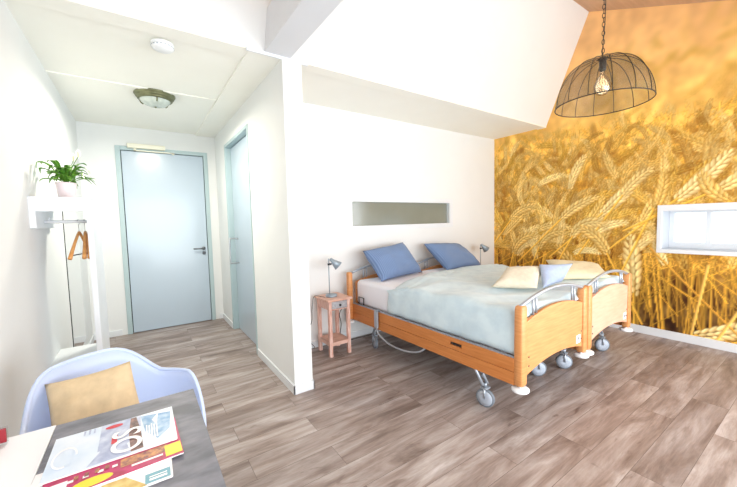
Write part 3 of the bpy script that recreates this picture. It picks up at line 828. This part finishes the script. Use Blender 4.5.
wf.lathe([(0,-.004),(.03,-.004),(.035,.002),(.02,.01),(0,.012)], (px_, py_, pz+ph), 20)
wf.build('wire_frame', M['iron'], t)
MB().lathe([(0,0),(.02,0),(.022,-.01),(.022,-.075),(.016,-.085),(0,-.085)], (px_, py_, pz+ph), 20).build('socket', M['dark'], t)
zb = pz+ph-.085
b = MB().lathe([(.013,0),(.016,-.02),(.04,-.06),(.055,-.10),(.05,-.135),(.03,-.16),(0,-.168)], (px_, py_, zb), 24).build('bulb', M['bulb'], t)
MB().tube(spline([(px_-.012,py_,zb-.03),(px_-.02,py_,zb-.1),(px_,py_+.01,zb-.07),(px_+.02,py_,zb-.1),(px_+.012,py_,zb-.03)],6), .002, 6).build('filament', M['filament'], b)
ch = MB(); z = pz+ph+.008; k = 0; ztop = zroof(py_)
while z < ztop-.05:
    hgt = .036; R = Matrix.Rotation(PI/2*(k % 2)+.3, 3, 'Z')
    link = [Vector((px_, py_, z+hgt/2))+R@Vector((.0085*math.cos(q), 0, (hgt/2)*math.sin(q))) for q in [2*PI*i/14 for i in range(14)]]
    ch.tube(link, .0022, 6, closed=True); z += hgt-.006; k += 1
ch.build('chain', M['iron'], t)
MB().tube([Vector((px_+.012*math.sin(9*s)+.006, py_+.010*math.cos(7*s), pz+ph+(ztop-.04-pz-ph)*s)) for s in [i/60 for i in range(61)]], .0028, 6).build('lamp_cable', M['dark'], t)
MB().lathe([(0,-.09),(.05,-.085),(.052,-.02),(.052,.02),(0,.02)], (px_, py_, ztop), 24).build('ceiling_rose', M['iron'], t)

# -------------------------------------------------- hall ceiling fixtures
t = empty('ceiling_lamp', (.20, 3.86, ZC), 'round ceiling lamp with ribbed antique-brass rim and glass bowl in the hall', 'lamp')
MB().lathe([(.17,0),(.172,-.008),(.165,-.018),(.158,-.02),(.16,-.03),(.152,-.038),(.144,-.04),(.147,-.05),(.138,-.058),(.128,-.058),(.122,-.05),(.122,-.0)], (.20,3.86,ZC), 48, cap=False).build('rim', M['olive'], t)
MB().lathe([(.13,-.052),(.12,-.072),(.095,-.092),(.06,-.106),(.0,-.112)], (.20,3.86,ZC), 40, cap=False).build('glass_bowl', M['diffuser'], t)
for k in range(3):
    q = 2*PI*k/3+.6
    MB().tube([(.2+.135*math.cos(q), 3.86+.135*math.sin(q), ZC-.055), (.2+.125*math.cos(q), 3.86+.125*math.sin(q), ZC-.075), (.2+.108*math.cos(q), 3.86+.108*math.sin(q), ZC-.088)], .006, 8).build('clip', M['olive'], t)
MB().lathe([(0,-.126),(.008,-.122),(.01,-.115),(.0,-.11)], (.20,3.86,ZC), 12).build('finial', M['olive'], t)
t = empty('smoke_detector', (.205, 2.735, ZC), 'round white smoke detector on the hall ceiling', 'smoke detector')
MB().lathe([(0,0),(.066,0),(.07,-.006),(.07,-.016),(.06,-.018),(0,-.018)], (.205,2.735,ZC-.012), 36).build('base', M['plastic'], t)
MB().lathe([(.055,-.018),(.068,-.022),(.066,-.036),(.05,-.046),(0,-.05)], (.205,2.735,ZC-.012), 36, cap=False).build('cover', M['plastic'], t)
vt = MB()
for k in range(18):
    q = 2*PI*k/18
    vt.obox((.205+.0675*math.cos(q), 2.735+.0675*math.sin(q), ZC-.012-.029), (.004,.009,.006), Matrix.Rotation(q,3,'Z'))
vt.build('vent_slot', M['greyplastic'], t)

# ---------------------------------------------------------------- coat rack
rx0, rx1, ry0, ry1, rt = XL, -.245, 2.81, 3.36, 1.578
t = empty('coat_rack', (rx0+.14, ry0+.25, 0), 'tall white open coat rack with low bench against the left wall', 'coat rack')
MB().box(rx1-.03, rx1, ry0, ry1, 0, rt).build('side_panel', M['trim'], t, bevel=.002)
MB().box(rx0, rx0+.03, ry0, ry1, 1.385, rt-.02).build('wall_bracket', M['trim'], t, bevel=.002)
MB().box(rx0, rx1-.03, ry0, ry1, rt-.02, rt).build('top_shelf', M['trim'], t, bevel=.002)
MB().box(rx0+.03, rx1-.03, ry0, ry0+.02, 1.487, rt-.02).build('apron', M['trim'], t, bevel=.002)
MB().tube([(rx0+.02, 3.02, 1.425), (rx1-.02, 3.02, 1.425)], .011, 12).tube([(rx0+.055,3.02,1.425),(rx0+.055,3.02,1.455)],.004,8).build('hanging_rod', M['plastic'], t)
MB().box(rx0, rx1-.03, ry0+.01, ry1, .44, .47).build('bench', M['trim'], t, bevel=.002)
MB().box(rx0, rx1-.03, ry0+.01, ry0+.03, .0, .44).build('bench_front', M['trim'], t, bevel=.002)
def hanger(x, ang, label):
    t = empty('coat_hanger', (x, 3.02, 1.2), label, 'hanger', 'wooden coat hangers on the rack rod')
    d = Vector((math.sin(ang), math.cos(ang), 0)); c = Vector((x, 3.02, 1.352))
    pts = [c+d*s*.17+Vector((0,0,-.17*(abs(s)**1.15))) for s in [i/10-1 for i in range(21)]]
    body = MB().tube(pts, [.0085+.004*abs(i/10-1)**2 for i in range(21)], 8).build('hanger_body', M['hanger'], t)
    MB().tube([pts[1], pts[-2]], .004, 8).build('trouser_bar', M['dark'], t)
    hk = [c, c+Vector((0,0,.035))]+[c+Vector((0,0,.058))+d*(.018*math.sin(q))+Vector((0,0,-.018*math.cos(q)+.012)) for q in [i/8*4.4 for i in range(9)]]
    MB().tube(hk, .0018, 6).build('hook', M['steel'], t)
    return t
hanger(-.34, .22, 'wooden coat hanger turned askew, farthest from the side panel')
hanger(-.308, -.02, 'wooden coat hanger second from the side panel of the rack')
hanger(-.288, -.06, 'wooden coat hanger closest to the side panel of the rack')
# mirror behind the rack
t = empty('wall_mirror', (XL, 4.2, .28), 'tall frameless mirror on the left wall beyond the coat rack', 'mirror')
MB().box(XL, XL+.006, 3.885, 4.62, .20, 1.57).build('mirror_backing', M['dark'], t)
MB().box(XL+.0065, XL+.0095, 3.886, 4.619, .201, 1.569).build('mirror_glass', M['mirror'], t)

# peace lily
cx, cy, cz = -.392, 3.06, rt
t = empty('peace_lily', (cx, cy, cz), 'peace lily with white flowers in a pale pink pot on the coat rack', 'plant')
pot = MB().lathe([(0,0),(.042,0),(.046,.004),(.056,.105),(.057,.112),(.053,.112),(.05,.098),(0,.096)], (cx,cy,cz), 32).build('pot', M['pink'], t)
MB().lathe([(.05,.097),(.03,.101),(0,.102)], (cx,cy,cz), 20, cap=False).build('soil', M['soil'], pot)
random.seed(11)
lf = MB()
for k in range(58):
    q = 2*PI*k*.618; reach = random.uniform(.05, .175); hh = random.uniform(.03, .125) if k % 3 else random.uniform(.09,.16)
    droop = random.uniform(.0, .07); wd = random.uniform(.013, .021)
    d = Vector((math.cos(q), math.sin(q), 0)); sd = Vector((-d.y, d.x, 0))
    P0 = Vector((cx, cy, cz+.1)); n = 9; V = []; F = []
    for i in range(n+1):
        s = i/n
        c = P0+d*reach*s*(1-.0*s)+Vector((0,0,hh*math.sin(s*1.9)*1.0-droop*s**3))
        if c.x < XL+.02: c.x = XL+.02
        w = .0025 if s < .3 else wd*math.sin((s-.3)/.7*PI)**.7+.0006
        for j in (-1, 0, 1): V.append(c+sd*w*j+Vector((0,0,abs(j)*w*.35)))
    for i in range(n):
        for j in range(2): F.append((i*3+j, i*3+j+1, (i+1)*3+j+1, (i+1)*3+j))
    lf.add(V, F, True)
o = lf.build('foliage', M['leaf'], t, solid=.001)
for dx, dy, hgt in ((.075, 0, .25), (.045, .03, .225)):
    c0 = Vector((cx+.01, cy, cz+.1)); c1 = Vector((cx+dx, cy+dy, cz+hgt+.045))
    MB().tube(spline([c0, (c0+c1)/2+Vector((-.008,0,.01)), c1], 6), .002, 6).build('flower_stem', M['leaf'], t)
    V = []; F = []
    for i in range(9):
        s = i/8; w = .015*math.sin(PI*min(1, s*1.02))**.8+.0004
        for j in (-1, -.5, 0, .5, 1): V.append(c1+Vector((w*j, .006+.008*(1-j*j)*math.sin(PI*s), -.012+.065*s)))
    for i in range(8):
        for j in range(4): F.append((i*5+j, i*5+j+1, (i+1)*5+j+1, (i+1)*5+j))
    fl_ = MB().add(V, F, True).build('flower', M['petal'], t, solid=.001)
    MB().tube([c1+Vector((0,0,.0)), c1+Vector((0,.002,.03))], .0022, 8).build('spadix', M['spadix'], fl_)

# ------------------------------------------------------------- desk + chair
t = empty('desk', (-.2, .9, 0), 'desk with a grey slate-look leaf beside a white top, in the near left corner', 'desk')
MB().box(XL+.002, -.2545, .25, 1.425, .72, .752).build('white_top', M['desk'], t, bevel=.0015)
MB().box(-.2535, .138, .25, 1.42, .722, .752).build('slate_leaf', M['concrete'], t, bevel=.0015)
for x, y in ((-.50,.30),(-.50,1.33),(.06,.30),(.06,1.33)):
    MB().box(x, x+.045, y, y+.045, 0, .72).build('leg', M['desk'], t, bevel=.002)
MB().box(-.50, .10, 1.35, 1.37, .64, .72).build('apron', M['desk'], t); MB().box(-.50, .10, .30, .32, .64, .72).build('apron', M['desk'], t)

def armchair():
    cx, cy = -.085, 1.665
    TC, TS = math.cos(math.radians(33)), math.sin(math.radians(33))
    t = empty('armchair', (cx, cy, 0), 'pale blue-white plastic tub armchair pulled up to the desk', 'chair')
    na, nr = 64, 18; V = []; F = []
    for i in range(na):
        q0 = 2*PI*i/na       # q0 = pi/2 is the back
        sn = math.sin(q0); q = q0
        # rim height: back .80, arms .655, front .455
        b = max(0, sn); 
        b = min(1, max(0, (sn-.42)/.52)); b = b*b*(3-2*b)
        if sn >= 0: zr = .668+.137*b
        else:
            f = min(1, -sn/.75); zr = .665-(.665-.452)*(f*f*(3-2*f))
        rx = .280+.010*math.cos(q)**2; ry = .31 if sn > 0 else .27
        flare = 1+(.035*abs(math.cos(q))**2)
        for j in range(nr+1):
            s = j/nr
            if s < .5:
                k = s/.5; r = .70*k; z = .435+.006*k*k
            else:
                k = (s-.5)/.5
                r = .70+.30*math.sin(k*PI/2)**.8*flare; z = .441+(zr-.441)*(k**1.6)
            ex, ey = rx*r*math.cos(q), ry*r*sn
            V.append((cx+ex*TC-ey*TS, cy+ex*TS+ey*TC, z))
    for i in range(na):
        i2 = (i+1) % na
        for j in range(nr):
            F.append((i*(nr+1)+j, i2*(nr+1)+j, i2*(nr+1)+j+1, i*(nr+1)+j+1))
    b = MB(); b.add(V, F, True)
    sh = b.build('shell', M['shell'], t, solid=.011)
    rim = MB().tube([V[i*(nr+1)+nr] for i in range(na)], .0085, 8, closed=True)
    rim.build('rim', M['shell'], sh)
    for sx, sy in ((-1,-1),(1,-1),(-1,1),(1,1)):
        MB().tube([(cx+sx*.13, cy+sy*.12, .43), (cx+sx*.235, cy+sy*.225, 0)], [.017,.011], 12).build('leg', M['oak'], t)
    MB().box(cx-.14, cx+.14, cy-.012, cy+.012, .415, .43).box(cx-.012, cx+.012, cy-.13, cy+.13, .415, .43).build('seat_support', M['dark'], t)
    return t
armchair()
pillow('chair_cushion', (-.30,1.58,.50), (.0,1.55,.50), (-.065,1.77,.795), (-.345,1.80,.762), .11, M['tan'],
       'tan rectangular cushion leaning in the pale blue tub chair', None, pinch=.05, wr=.010, seedv=8)

# magazines: covers are blocks and strips laid into the cover's plane
def flat(name, rgb, rough=.45): return mat(name, rgb, rough, var=.0, scale=2)
MC = {'ice': mat('ice_blue_print', (206,224,244), .4, rgb2=(228,238,250), scale=9), 'white': flat('white_print', (246,247,250)), 'sky': mat('sky_blue_print', (96,150,200), .4, rgb2=(176,206,232), scale=34),
      'brown': mat('brown_print', (70,50,52), .45, rgb2=(150,110,100), scale=60), 'slate': mat('lilac_grey_print', (160,172,206), .45, rgb2=(206,216,236), scale=30), 'red': flat('red_print', (206,36,58)), 'yellow': flat('yellow_print', (240,220,50)),
      'magenta': mat('magenta_print', (196,40,110), .45, rgb2=(170,30,80), scale=40), 'gold': mat('gold_print', (196,160,70), .45, rgb2=(228,204,130), scale=40), 'teal': flat('teal_print', (110,170,190)), 'mixed': mat('photo_print', (120,60,70), .45, rgb2=(214,150,90), scale=70), 'paper': flat('magazine_paper', (236,234,232), .5)}
M['redcard'] = flat('dark_red_card', (150,36,48), .4)
def magazine(cx, cy, z, ang, w, h, th, label, base, blocks, text=()):
    """w runs up the spine direction (title to foot), h across; blocks: (s0,s1,t0,t1,colour) in cover fractions"""
    t = empty('magazine', (cx, cy, z), label, 'magazine', 'magazines stacked on the desk')
    ca, sa = math.cos(ang), math.sin(ang); R = Matrix.Rotation(ang, 3, 'Z')
    def W(s, q, zz): return Vector((cx, cy, zz))+R@Vector(((s-.5)*w, (q-.5)*h, 0))
    MB().obox((cx, cy, z+th/2), (w, h, th), R).build('pages', MC['paper'], t, bevel=.001)
    MB().obox((cx, cy, z+th+.0004), (w+.001, h+.001, .0008), R).build('cover', MC[base], t)
    layers = {}
    zt = z+th+.0009
    for n, b in enumerate(blocks):
        c = b[4]; pts = b[5] if len(b) > 5 else None
        mb_ = layers.setdefault((n, c), MB())
        if pts: vs = [W(s, q, zt+.00012*n) for s, q in pts]
        else: vs = [W(s, q, zt+.00012*n) for s, q in ((b[0],b[2]),(b[1],b[2]),(b[1],b[3]),(b[0],b[3]))]
        mb_.add(vs, [tuple(range(len(vs)))])
    zt2 = zt+.00012*(len(blocks)+1)
    names = {'slate':'photo_block','sky':'photo_block','brown':'photo_block','mixed':'photo_block'}
    bycol = {}
    for (n, c), mb_ in layers.items():
        mb_.build(names.get(c, 'print_block'), MC[c], t)
    for (s_, q_, size, rot, body, c) in text:
        cu = bpy.data.curves.new('lettering', 'FONT'); cu.body = body; cu.size = size; cu.align_x = 'CENTER'; cu.align_y = 'CENTER'; cu.offset = size*.012
        tmp = bpy.data.objects.new('lettering', cu); COL.objects.link(tmp)
        bpy.context.view_layer.update()
        me_ = bpy.data.meshes.new_from_object(tmp.evaluated_get(bpy.context.evaluated_depsgraph_get()))
        bpy.data.objects.remove(tmp); me_.materials.clear(); me_.materials.append(MC[c])
        o_ = bpy.data.objects.new('lettering', me_); COL.objects.link(o_); o_.parent = t
        p_ = W(s_, q_, zt2)-Vector((cx, cy, z)); o_.location = p_; o_.rotation_euler = (0, 0, ang+rot)
    return t
def oval(s, q, rs, rq, n=20): return [(s+rs*math.cos(2*PI*k/n), q+rq*math.sin(2*PI*k/n)) for k in range(n)]
random.seed(3)
# second cover down, pink and yellow edge showing
magazine(-.108, 1.045, .7525, -.02, .29, .205, .004, 'bottom magazine of the stack, white with a gold picture and teal edge', 'white',
    [(.38,.80,.0,.30,'gold',[(.36,.0),(.82,.0),(.66,.30),(.5,.3)]),(.80,.985,.02,.20,'teal'),(.83,.96,.06,.10,'white'),(.83,.96,.12,.14,'white'),(.02,.30,.05,.09,'slate'),(.02,.26,.14,.17,'slate')])
magazine(-.082, 1.112, .7575, .03, .29, .205, .004, 'middle magazine of the stack, with magenta and yellow cover edge', 'magenta',
    [(.0,.16,.0,.3,'white'),(.20,.46,.0,.18,'yellow',oval(.33,.10,.14,.085)),(.52,.88,.16,.34,'mixed'),(.86,.995,.04,.30,'yellow'),(.60,.84,.10,.14,'white')]+
    [(.06+.1*k,.10+.1*k,.22,.27,'white') for k in range(5)]+[(.20+.07*k,.23+.07*k,.24,.32,'mixed') for k in range(4)])
magazine(-.088, 1.188, .7625, .0, .29, .205, .004, 'top magazine of the stack, ice-blue winter cover with large white lettering', 'ice',
    [(.36,.70,.30,1.0,'slate'),(.30,.60,.05,.40,'slate',[(.30,.02),(.62,.02),(.56,.5),(.42,.42)]),(.60,.72,.0,.98,'brown',[(.61,.98),(.66,.98),(.70,.55),(.72,.05),(.62,.04),(.60,.5)]),
     (.72,1.,.2,1.,'sky',[(.70,.95),(.98,.85),(.95,.35),(.84,.16),(.74,.45)]),(.80,.93,.3,.8,'white',[(.80,.75),(.86,.9),(.84,.55)]),
     (.40,.54,.80,.93,'red',oval(.47,.88,.075,.05)),(.46,.505,.38,.60,'red'),(.93,.985,.06,.2,'white'),(.1,.17,.2,.8,'ice')]+
    [(.745+.022*k,.757+.022*k,.18+.02*(k%3),.62-.03*(k%2),'white') for k in range(5)]+[(.22+.04*k,.235+.04*k,.84,.97,'slate') for k in range(3)]+
    [(.05,.25,.35,.4,'white',[(.12+.09*math.cos(a_)*k_,.40+.24*math.sin(a_)*k_) for k_,rr in ((1,0),(.84,1)) for a_ in ([i*.26-.0 for i in range(20)] if not rr else [i*.26 for i in range(19,-1,-1)])])],
    text=((.60,.36,.105,-PI/2-.05,'OS','white'),(.25,.50,.05,PI/2,'OUT','white')) if False else ((.60,.36,.10,PI/2,'OS','white'),))


# small leaflet holder at the left edge of the desk
t = empty('leaflet_holder', (-.41, 1.385, .752), 'small clear holder with dark red cards at the desk edge by the wall', 'holder')
MB().box(-.455, -.355, 1.398, 1.402, .753, .80).box(-.455, -.355, 1.36, 1.402, .753, .756).build('stand', M['glass'], t)
MB().box(-.452, -.357, 1.388, 1.395, .757, .797).build('card', M['redcard'], t)

# ----------------------------------------------------------- light + camera
def area(name, loc, rot, sx, sy, e, col):
    l = bpy.data.lights.new(name, 'AREA'); l.shape = 'RECTANGLE'; l.size = sx; l.size_y = sy; l.energy = e; l.color = col
    o = bpy.data.objects.new(name, l); COL.objects.link(o); o.location = loc; o.rotation_euler = rot; return o
area('added_side_daylight', (XR+.10, (SY0+SY1)/2, 1.12), (0, math.radians(90), 0), 2.1, .92, 65, (.90,.955,1.0))  # daylight through the added side opening, out of view
area('added_rear_daylight', ((GX0+GX1)/2, YF+.02, 1.15), (math.radians(90), 0, 0), 4.7, 2.1, 212, (.90,.955,1.0))  # daylight from the window added behind the viewer
l = bpy.data.lights.new('hall_fill_light', 'AREA'); l.shape = 'DISK'; l.size = .24; l.energy = 38; l.color = (1,.94,.80)  # added fill for the hall; the ceiling lamp there is off
o = bpy.data.objects.new('hall_fill_light', l); COL.objects.link(o); o.location = (.20, 3.86, 2.50)
l = bpy.data.lights.new('pendant_bulb_light', 'POINT'); l.energy = 1.2; l.shadow_soft_size = .06; l.color = (1,.86,.66)
o = bpy.data.objects.new('pendant_bulb_light', l); COL.objects.link(o); o.location = (px_, py_, zb-.1)

wd = bpy.data.worlds.new('World'); S.world = wd; wd.use_nodes = True
bg = wd.node_tree.nodes['Background']; bg.inputs[0].default_value = (.93,.97,1,1); bg.inputs[1].default_value = 1.7

yaw, pitch, roll = (math.radians(a) for a in (34.4555, 3.8221, -1.3635))
f = Vector((math.sin(yaw)*math.cos(pitch), math.cos(yaw)*math.cos(pitch), -math.sin(pitch)))
r = Vector((math.cos(yaw), -math.sin(yaw), 0)); u = r.cross(f)
r2 = math.cos(roll)*r+math.sin(roll)*u; u2 = -math.sin(roll)*r+math.cos(roll)*u
cam = bpy.data.cameras.new('Camera'); co = bpy.data.objects.new('Camera', cam); COL.objects.link(co)
mw = Matrix((r2, u2, -f)).transposed().to_4x4(); mw.translation = Vector((0, 0, 1.38)); co.matrix_world = mw
cam.sensor_width = 36; cam.lens = 333.438/737*36; cam.clip_start = .05
S.camera = co
S.view_settings.view_transform = 'Standard'; S.view_settings.look = 'None'
S.view_settings.gamma = 1; S.view_settings.use_curve_mapping = False
S.view_settings.exposure = 0
S.cycles.max_bounces = 14; S.cycles.diffuse_bounces = 10; S.cycles.transparent_max_bounces = 16
S.cycles.sample_clamp_indirect = 6; S.cycles.caustics_reflective = False; S.cycles.caustics_refractive = False
